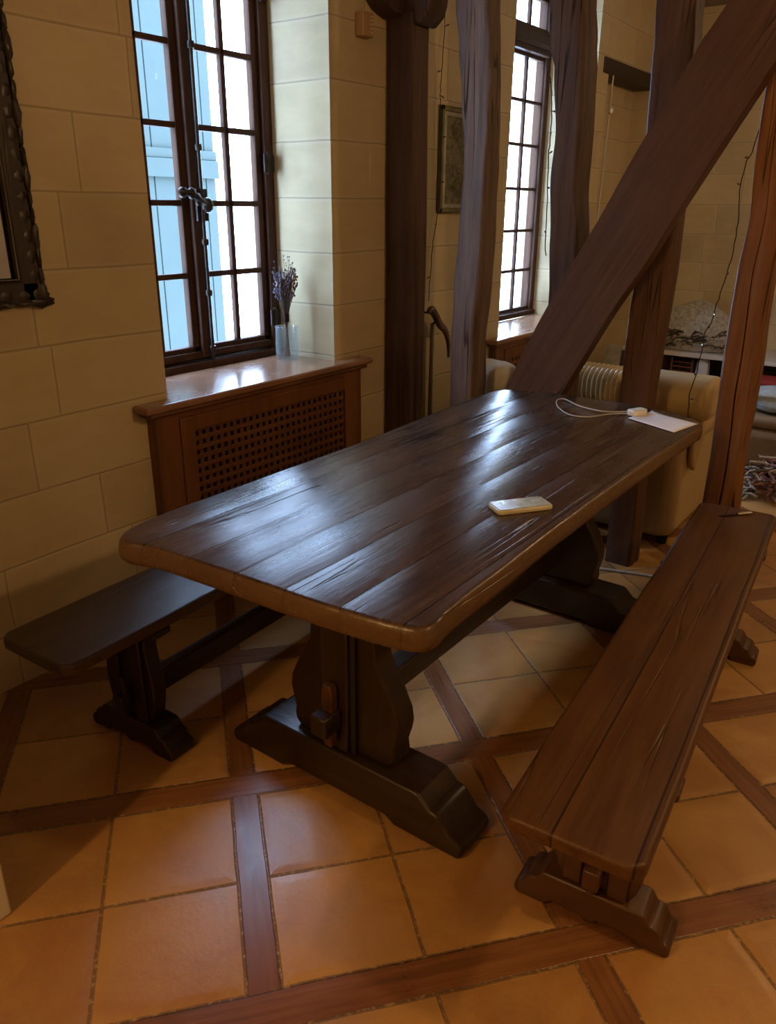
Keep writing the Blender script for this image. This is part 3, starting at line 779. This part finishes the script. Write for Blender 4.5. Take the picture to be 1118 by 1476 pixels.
# ------------------------------------------------------------------ carved mirror at the left edge
mr = empty('wall_mirror', (XW + .001, .95, 1.6), label='mirror in a dark carved wooden frame hanging on the stone wall', cat='mirror')
fy0, fy1, fz0, fz1, fw = .50, 1.325, 1.218, 2.32, .066
fr = MB()
fr.box(XW + .001, XW + .03, fy1 - fw, fy1, fz0, fz1); fr.box(XW + .001, XW + .03, fy0, fy0 + fw, fz0, fz1)
fr.box(XW + .001, XW + .03, fy0, fy1, fz0, fz0 + fw); fr.box(XW + .001, XW + .03, fy0, fy1, fz1 - fw, fz1)
fo = link('frame', fr, M['carved'], mr, True, bevel=.012, seg=3)
cv = MB()
def carve_run(p0, p1, outw):
    L_ = (Vector(p1) - Vector(p0)).length; kk = int(L_ / .052)
    for i in range(kk + 1):
        q = Vector(p0).lerp(Vector(p1), i / kk); s_ = (.030, .010) if i % 3 else (.040, .015)
        r_ = (.016, .026 if outw[0] == 0 else s_[1], .026 if outw[0] else s_[1])
        cv.blob(q, (.016, s_[1] if outw[0] else s_[0], s_[0] if outw[0] else s_[1]), 12, 8, .9, .35, i * 1.3)
        cv.blob(q + Vector((.004, -.022 * outw[0], -.022 * outw[1])), (.006, .020 if outw[0] else .024, .024 if outw[0] else .020), 10, 6, 1, .4, i)
carve_run((XW + .022, fy1 + .004, fz0 + .02), (XW + .022, fy1 + .004, fz1), (1, 0))
carve_run((XW + .022, fy0 - .004, fz0 + .02), (XW + .022, fy0 - .004, fz1), (-1, 0))
carve_run((XW + .022, fy0, fz0 - .002), (XW + .022, fy1, fz0 - .002), (0, -1))
carve_run((XW + .022, fy0, fz1 + .004), (XW + .022, fy1, fz1 + .004), (0, 1))
link('carving', cv, M['carved'], fo, True)
link('inner_bead', MB().tube([(XW + .03, fy0 + fw, fz0 + fw), (XW + .03, fy1 - fw, fz0 + fw), (XW + .03, fy1 - fw, fz1 - fw), (XW + .03, fy0 + fw, fz1 - fw), (XW + .03, fy0 + fw, fz0 + fw)], .006, 8), M['carved'], mr, True)
link('mirror_glass', wbox(XW + .010, XW + .014, fy0 + fw - .005, fy1 - fw + .005, fz0 + fw - .005, fz1 - fw + .005), M['mirror'], mr, True, smooth=False)

# small wooden box high on the wall
bx = empty('wooden_chime_box', (XW + .001, 2.905, 2.18), label='small pale wooden box with slots high on the wall beside the first post', cat='box')
link('body', wbox(XW + .001, XW + .045, 2.868, 2.938, 2.135, 2.222), M['switch'], bx, True, bevel=.004)
g_ = MB()
for k in range(5): g_.box(XW + .0455, XW + .0475, 2.91, 2.93, 2.148 + k * .014, 2.155 + k * .014)
link('slots', g_, M['lavp'], bx, True)

# framed picture behind the wavy post
pc = empty('framed_picture', (XW + .001, 3.72, 1.7), label='framed dark leafy picture on the wall, half hidden behind the wavy post', cat='picture')
f = MB(); a0, a1, b0, b1, ww = 3.515, 3.93, 1.465, 1.945, .022
f.box(XW + .001, XW + .022, a0, a0 + ww, b0, b1).box(XW + .001, XW + .022, a1 - ww, a1, b0, b1).box(XW + .001, XW + .022, a0, a1, b0, b0 + ww).box(XW + .001, XW + .022, a0, a1, b1 - ww, b1)
link('frame', f, M['olive'], pc, True, bevel=.004)
link('mount', wbox(XW + .001, XW + .012, a0 + ww, a1 - ww, b0 + ww, b1 - ww), M['greyc'], pc, True)
link('print', wbox(XW + .0125, XW + .0135, a0 + .055, a1 - .055, b0 + .04, b1 - .04), M['print'], pc, True)

# walking cane hanging between the first two posts
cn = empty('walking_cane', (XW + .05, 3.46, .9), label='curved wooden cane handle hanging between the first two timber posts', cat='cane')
hp = arc_path([(-2.215, 3.365, .995), (-2.215, 3.395, 1.005), (-2.215, 3.43, .975), (-2.215, 3.475, .925), (-2.215, 3.53, .885), (-2.215, 3.565, .82), (-2.215, 3.575, .74)], 4)
link('handle', MB().tube(hp, [.010 + .010 * min(1, i / 4) if i < 14 else max(.008, .020 - .0014 * (i - 14)) for i in range(len(hp))], 12), M['cane'], cn, True)
link('rod', MB().tube([(-2.245, 3.452, .93), (-2.25, 3.46, .45), (-2.25, 3.466, .02)], [.010, .013, .013], 10), M['cane_shadow'], cn, True)  # olive strip of the cane's shadow on the wall, modelled as a thin rod
link('hook', MB().tube(arc_path([(XW + .001, 3.42, .985), (-2.23, 3.42, .98), (-2.205, 3.42, .955), (-2.22, 3.42, .93)], 4), .005, 8), M['iron'], cn, True)

# ------------------------------------------------------------------ fairy lights
def fairy(name, pts, label, nb, seed):
    random.seed(seed); P = arc_path(pts, 5)
    P = [(p[0] + random.gauss(0, .0012), p[1] + random.gauss(0, .0012), p[2]) for p in P]
    r = empty(name, pts[0], label=label, cat='string lights', group='thin dark strings of fairy lights')
    link('wire', MB().tube(P, .0022, 6), M['cable_dark'], r, True)
    for k in range(nb):
        q = Vector(P[int((k + .5) * (len(P) - 1) / nb)]); d = Vector((random.uniform(-.2, .4), random.choice((-1, 1)) * .7, random.uniform(-.3, .3))).normalized()
        b = MB().tube([q, q + d * .016, q + d * .018, q + d * .032], [.0018, .0022, .0045, .0012], 6)
        link('bulb', b, M['bulb'], r, True)
    return r
fairy('string_lights', [(-2.262, 3.517, 2.6), (-2.262, 3.517, 2.373), (-2.262, 3.51, 2.206), (-2.262, 3.495, 2.062), (-2.255, 3.484, 1.96), (-2.248, 3.49, 1.8), (-2.248, 3.495, 1.611), (-2.255, 3.480, 1.44), (-2.262, 3.453, 1.257), (-2.262, 3.44, 1.04)],
      'dark string of tiny lights hanging down the wall beside the framed picture', 8, 5)
fairy('string_lights', [(-1.566, 3.20, 2.25), (-1.563, 3.2, 2.012), (-1.552, 3.2, 1.951), (-1.540, 3.2, 1.852), (-1.536, 3.2, 1.751), (-1.538, 3.2, 1.674), (-1.528, 3.2, 1.489), (-1.520, 3.2, 1.30)],
      'short dark string of lights along the post edge beside the far window', 8, 6)
fairy('string_lights', [(-.745, 3.26, 1.86), (-.775, 3.3, 1.70), (-.793, 3.3, 1.649), (-.799, 3.3, 1.552), (-.787, 3.3, 1.421), (-.795, 3.3, 1.283), (-.819, 3.3, 1.138), (-.827, 3.3, 1.071), (-.847, 3.3, 1.028), (-.847, 3.3, .973), (-.855, 3.3, .86), (-.873, 3.31, .771), (-.879, 3.36, .69), (-.885, 3.38, .60)],
      'dark string of lights trailing from the reddish post down to the sofa', 11, 8)

# ------------------------------------------------------------------ lintel, pull cord
ln_ = tag(link('niche_lintel', wbox(XW - .155, XW + .012, 5.45, 6.50, 2.312, 2.404), M['lintel'], bevel=.008, loc=(XW, 5.9, 2.31)), 'dark wooden lintel set in the wall above the shallow niche', 'lintel')
pcd = empty('pull_cord', (XW + .01, 5.6, 2.0), label='thin pale pull cord with a white knob hanging by the wall niche', cat='cord')
link('cord', MB().tube([(XW + .012, 5.60, 2.31), (XW + .012, 5.60, 2.13), (XW + .012, 5.56, 1.2)], .006, 6), M['cream'], pcd, True)
link('knob', MB().blob((XW + .02, 5.60, 2.10), (.018, .018, .022), 12, 8), M['whitepl'], pcd, True)

# ------------------------------------------------------------------ sofa behind the posts
sf = empty('sofa', (-1.4, 3.9, 0), label='tan leather sofa with its back to the table behind the timber posts', cat='sofa')
def rounded_block(x0, x1, y0, y1, z0, z1, e=.22, sd=0, nz=.0, seg=48, rings=24):
    return MB().blob(((x0 + x1) / 2, (y0 + y1) / 2, (z0 + z1) / 2), ((x1 - x0) / 2, (y1 - y0) / 2, (z1 - z0) / 2), seg, rings, e, nz, sd)
link('back_rest', wbox(-2.02, -.93, 3.46, 3.62, .045, .64), M['leather'], sf, True, bevel=.045, seg=5)
link('arm', wbox(-1.045, -.905, 3.475, 4.28, .045, .56), M['leather_l'], sf, True, bevel=.05, seg=5)
link('arm', wbox(-2.10, -1.97, 3.50, 4.28, .045, .56), M['leather_l'], sf, True, bevel=.05, seg=5)
link('base', wbox(-1.97, -1.05, 3.625, 4.25, .05, .30), M['leather'], sf, True, bevel=.02)
link('seat_cushion', wbox(-1.965, -1.46, 3.64, 4.30, .30, .44), M['leather_l'], sf, True, bevel=.045, seg=4)
link('seat_cushion', wbox(-1.45, -1.05, 3.64, 4.30, .30, .44), M['leather_l'], sf, True, bevel=.045, seg=4)
pad = MB()      # smooth head pad, right
pad.prism(rrect(3.545, .715, .285, .180, .085, 0, 6), -1.205, -.815, 'x')
link('head_pad', pad, M['leather_l'], sf, True, bevel=.035, seg=4)
rb = MB(); seg = 96; vs = []; prof = rrect(3.56, .715, .24, .17, .07, 0, 6); m_ = len(prof)   # gathered pad
for i in range(seg + 1):
    x = -1.76 + i * (.550 / seg); k = 1 - .10 * abs(math.sin(i * PI / 4)) ** 3 ; e_ = min(1, (min(i, seg - i) / 5 + .45))
    for (y, z) in prof: vs.append((x, 3.56 + (y - 3.56) * k * e_, .715 + (z - .715) * k * e_))
fs = [(i * m_ + k, i * m_ + (k + 1) % m_, (i + 1) * m_ + (k + 1) % m_, (i + 1) * m_ + k) for i in range(seg) for k in range(m_)] + [tuple(range(m_ - 1, -1, -1)), tuple(range(seg * m_, seg * m_ + m_))]
link('head_pad', rb.add(vs, fs), M['leather_l'], sf, True)
link('arm_pad', MB().prism(rrect(-.955, .56, .165, .14, .055, 0, 6), 3.64, 4.25, 'y'), M['leather_l'], sf, True, bevel=.03, seg=4)
fd = MB()       # folded end flap of the arm pad
fd.prism([(3.505, .62), (3.60, .62), (3.66, .50), (3.60, .36), (3.55, .40), (3.52, .50)], -.900, -.872, 'x')
link('flap', fd, M['leather'], sf, True, bevel=.01, seg=3)
for x, y in ((-.96, 3.54), (-.96, 4.2), (-2.0, 3.54), (-2.0, 4.2)):
    link('foot', MB().lathe([(0, 0), (.022, 0), (.028, .05), (0, .05)], (x, y, 0), 12), M['dark'], sf, True)
tag(link('arm_pad', rounded_block(-2.02, -1.76, 3.34, 3.56, .60, .775, .6, 3, .06), M['cushion'], sf, True, angle=180), 'cream cloth pad')

# ------------------------------------------------------------------ far end of the room: low shelf and things on it
sh_ = empty('low_shelf', (-1.4, 6.6, 0), label='long low pale shelf unit against the back wall', cat='shelf')
link('top_board', wbox(-2.26, .3, 6.34, 6.89, .405, .44), M['shelfw'], sh_, True, bevel=.004)
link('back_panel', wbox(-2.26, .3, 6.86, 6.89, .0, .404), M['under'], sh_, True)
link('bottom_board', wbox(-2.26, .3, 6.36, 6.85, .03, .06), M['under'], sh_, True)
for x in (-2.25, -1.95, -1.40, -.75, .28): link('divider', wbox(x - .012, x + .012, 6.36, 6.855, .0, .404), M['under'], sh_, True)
# net-covered heap on the shelf
nt = empty('netted_heap', (-1.8, 6.6, .441), label='pale grey net draped over a heap of dry twigs on the low shelf', cat='decoration')
dm = MB().blob((-1.78, 6.60, .442), (.36, .2, .36), 32, 16, 1, .12, 2)
dm.v = [(x, y, max(z, .446)) for x, y, z in dm.v]
link('net_cover', dm, M['greycloth'], nt, True)
random.seed(12); tw = MB(); tw2 = MB()
for i in range(80):
    x = -2.12 + random.random() * .68; z = .465 + random.random() * .13; a = random.gauss(0, .5); l_ = .05 + random.random() * .07
    p = Vector((x, 6.40 - random.random() * .03, z)); q = p + Vector((math.cos(a) * l_, random.gauss(0, .02), abs(math.sin(a)) * l_ * .7)); mth = (p + q) / 2 + Vector((0, -.01, .015))
    (tw if i % 3 else tw2).tube(arc_path([p, mth, q], 3), .006, 5)
tag(link('twigs', tw, M['twig'], nt, True), kind='stuff'); tag(link('twigs', tw2, M['twig2'], nt, True), kind='stuff')
# things in the shelf
rk = empty('wire_letter_rack', (-1.78, 6.45, .061), label='dark ladder-like wire rack standing in the low shelf', cat='rack')
q = MB()
for k in range(8): q.tube([(-1.86, 6.40, .10 + k * .036), (-1.70, 6.40, .10 + k * .036)], .005, 6)
for x in (-1.86, -1.70): q.tube([(x, 6.40, .061), (x, 6.40, .38)], .007, 6)
link('rungs', q, M['twig3'], rk, True)
tag(link('white_cloth', rounded_block(-1.665, -1.57, 6.37, 6.46, .10, .395, .5, 4, .08), M['cloth_w'], loc=(-1.62, 6.4, .1)), 'white folded cloth hanging in the low shelf beside the wire rack', 'cloth')
tag(link('laptop_computer', MB().box(-2.0, -1.45, 6.30, 6.355, .061, .10), M['iron'], loc=(-1.7, 6.3, .061), bevel=.004), 'flat grey metal tray along the bottom of the low shelf', 'tray')
bpy.data.objects['laptop_computer'].name = 'metal_tray'
tag(link('leaning_canvas', MB().add([(-2.20, 6.02, 0), (-1.98, 6.0, 0), (-1.95, 6.28, .44), (-2.17, 6.3, .44), (-2.20, 6.04, 0), (-1.98, 6.02, 0), (-1.95, 6.30, .44), (-2.17, 6.32, .44)], [(0, 1, 2, 3), (4, 7, 6, 5), (0, 4, 5, 1), (1, 5, 6, 2), (2, 6, 7, 3), (3, 7, 4, 0)]), M['olive'], loc=(-2.1, 6.1, 0), smooth=False), 'olive green board leaning against the low shelf behind the brace', 'board')
tag(link('leaning_canvas', MB().add([(-2.24, 5.82, 0), (-2.10, 5.80, 0), (-2.14, 5.98, .50), (-2.26, 6.0, .50), (-2.24, 5.84, 0), (-2.10, 5.82, 0), (-2.14, 6.0, .50), (-2.26, 6.02, .50)], [(0, 1, 2, 3), (4, 7, 6, 5), (0, 4, 5, 1), (1, 5, 6, 2), (2, 6, 7, 3), (3, 7, 4, 0)]), M['greyc'], loc=(-2.2, 5.9, 0), smooth=False), 'narrow pale grey board leaning in the wall corner behind the brace', 'board')
rbx = empty('red_storage_box', (-1.1, 6.2, 0), label='red box on the floor in front of the low shelf at the right', cat='box')
link('body', wbox(-1.27, -.75, 6.02, 6.30, .001, .30), M['red'], rbx, True, bevel=.006); link('lid', wbox(-1.275, -.745, 6.015, 6.305, .301, .345), M['red'], rbx, True, bevel=.006)

# pouffe with a plastic bag, kindling, shoe
pf = empty('leather_pouffe', (-.62, 5.2, 0), label='brown leather pouffe on the floor beyond the reddish post', cat='pouffe')
link('body', wbox(-1.06, -.25, 4.85, 5.5, .03, .29), M['leather_d'], pf, True, bevel=.05, seg=4)
link('top_cushion', wbox(-1.05, -.26, 4.86, 5.49, .291, .36), M['leather_d'], pf, True, bevel=.03, seg=4)
tag(link('plastic_bag', rounded_block(-.98, -.55, 4.93, 5.25, .372, .50, .6, 5, .2), M['bag'], loc=(-.75, 5.1, .36), angle=180), 'crumpled grey-blue plastic bag lying on the leather pouffe', 'bag')
random.seed(21)
mats = [MB(), MB(), MB()]
for i in range(260):
    c = Vector((-.82 + random.random() * .55, 4.42 + random.random() * .28, 0)); hmax = .30 * (1 - abs(c.x + .52) / .5)
    c.z = .015 + random.random() * max(.03, hmax); a = random.random() * PI; el = random.gauss(0, .25); l_ = .03 + random.random() * .06
    d = Vector((math.cos(a) * math.cos(el), math.sin(a) * math.cos(el), math.sin(el))) * l_
    d.z = max(d.z, -(c.z - .008)); d.z = min(d.z, c.z - .008) if c.z < .04 else d.z
    mats[i % 3].tube([c - d, c + Vector((0, 0, .006)), c + d], [.005, .008, .004], 6)
kd = empty('kindling_heap', (-.5, 4.6, 0), label='heap of red, pale and dark dry sticks on the floor beyond the right bench', cat='firewood')
for mb_, mt_ in zip(mats, ('twig', 'twig2', 'twig3')): tag(link('sticks', mb_, M[mt_], kd, True), kind='stuff')
se = empty('black_shoe', (-.80, 3.93, 0), 1.2, 'dark shoe on the floor beside the sofa arm', 'shoe')
so_ = MB(); vs = []; prof = [(-.12, .034, .075), (-.09, .038, .085), (-.05, .036, .085), (0, .040, .065), (.05, .046, .050), (.10, .042, .040), (.13, .025, .028)]
for x, w_, h_ in prof:
    for k in range(12):
        a = 2 * PI * k / 12; vs.append((x, w_ * math.cos(a), .010 + max(0, h_ / 2 + h_ / 2 * math.sin(a))))
so_.add(vs, [(i * 12 + k, i * 12 + (k + 1) % 12, (i + 1) * 12 + (k + 1) % 12, (i + 1) * 12 + k) for i in range(6) for k in range(12)] + [tuple(range(11, -1, -1)), tuple(range(72, 84))])
link('upper', so_, M['shoe'], se); link('sole', MB().prism([(-.125, -.03), (.0, -.04), (.08, -.045), (.135, -.02), (.135, .02), (.08, .045), (0, .04), (-.125, .03)], .0, .012, 'z'), M['whitepl'], se, bevel=.003)

tag(link('floor_cable', MB().tube(arc_path([(-1.196, 3.062, .42), (-1.19, 3.06, .25), (-1.165, 3.05, .10), (-1.155, 3.03, .012), (-1.10, 3.06, .007), (-.98, 3.10, .007), (-.86, 3.13, .007), (-.70, 3.10, .007)], 6), .006, 8), M['cable_w'], loc=(-1.1, 3.06, 0)),
    'pale cable dropping behind the far end of the table and running along the floor', 'cable')
tag(link('floor_cable', MB().tube(arc_path([(-.88, 3.30, .006), (-.84, 3.45, .006), (-.80, 3.62, .006), (-.74, 3.75, .006)], 6), .006, 8), M['cable_dark'], loc=(-.86, 3.6, 0)),
    'dark cable lying on the floor beside the sofa', 'cable')

# ------------------------------------------------------------------ light
sc = bpy.context.scene
wd = bpy.data.worlds.new('sky'); sc.world = wd; wd.use_nodes = True
bg = wd.node_tree.nodes['Background']; bg.inputs[0].default_value = (.50, .68, 1, 1); bg.inputs[1].default_value = 24

def lamp(name, kind, loc, energy, color, size=.2, target=None, **kw):
    l = bpy.data.lights.new(name, kind); l.energy = energy; l.color = color
    if kind == 'AREA': l.shape = kw.get('shape', 'DISK'); l.size = size; l.size_y = kw.get('sy', size)
    else: l.shadow_soft_size = size
    o = bpy.data.objects.new(name, l); COL.objects.link(o); o.location = loc
    if target is not None: o.rotation_euler = (Vector(target) - Vector(loc)).to_track_quat('-Z', 'Y').to_euler()
    return o
warm = (1, .60, .245)
lamp('ceiling_lamp', 'POINT', (1.0, 1.65, 2.22), 44, warm, .05)
lamp('pendant_lamp', 'POINT', (.28, .42, 2.3), 6, warm, .05)
lamp('rear_lamp', 'POINT', (-1.12, -1.15, 2.2), 66, warm, .05)
lamp('far_lamp', 'POINT', (.45, 4.7, 2.45), 34, (1, .66, .34), .06)
# window portals help the sky light through the openings
for nm, y0, y1, z0, z1 in (('portal_near', 1.80, 2.68, .86, 2.62), ('portal_far', 4.27, 5.40, .79, 2.75)):
    l = bpy.data.lights.new(nm, 'AREA'); l.shape = 'RECTANGLE'; l.size = y1 - y0; l.size_y = z1 - z0; l.energy = 1
    l.cycles.is_portal = True
    o = bpy.data.objects.new(nm, l); COL.objects.link(o); o.location = (XG - .07, (y0 + y1) / 2, (z0 + z1) / 2)
    o.rotation_euler = (PI / 2, 0, -PI / 2)

# ------------------------------------------------------------------ camera
cam = bpy.data.cameras.new('camera'); co = bpy.data.objects.new('camera', cam); COL.objects.link(co)
yaw, pitch, roll, fpx = .630519, .374139, .00792670, 1121.16
F = Vector((-math.sin(yaw) * math.cos(pitch), math.cos(yaw) * math.cos(pitch), -math.sin(pitch)))
Rv = Vector((math.cos(yaw), math.sin(yaw), 0)); U = Rv.cross(F)
R2 = Rv * math.cos(roll) + U * math.sin(roll); U2 = -Rv * math.sin(roll) + U * math.cos(roll)
mt = __import__('mathutils').Matrix((R2, U2, -F)).transposed()
co.rotation_euler = mt.to_euler(); co.location = (0, 0, 1.49)
cam.sensor_fit = 'VERTICAL'; cam.sensor_height = 36; cam.lens = fpx / 1476 * 36
cam.clip_start = .05
sc.camera = co
sc.view_settings.view_transform = 'Standard'
sc.view_settings.exposure = 0
sc.cycles.max_bounces = 8
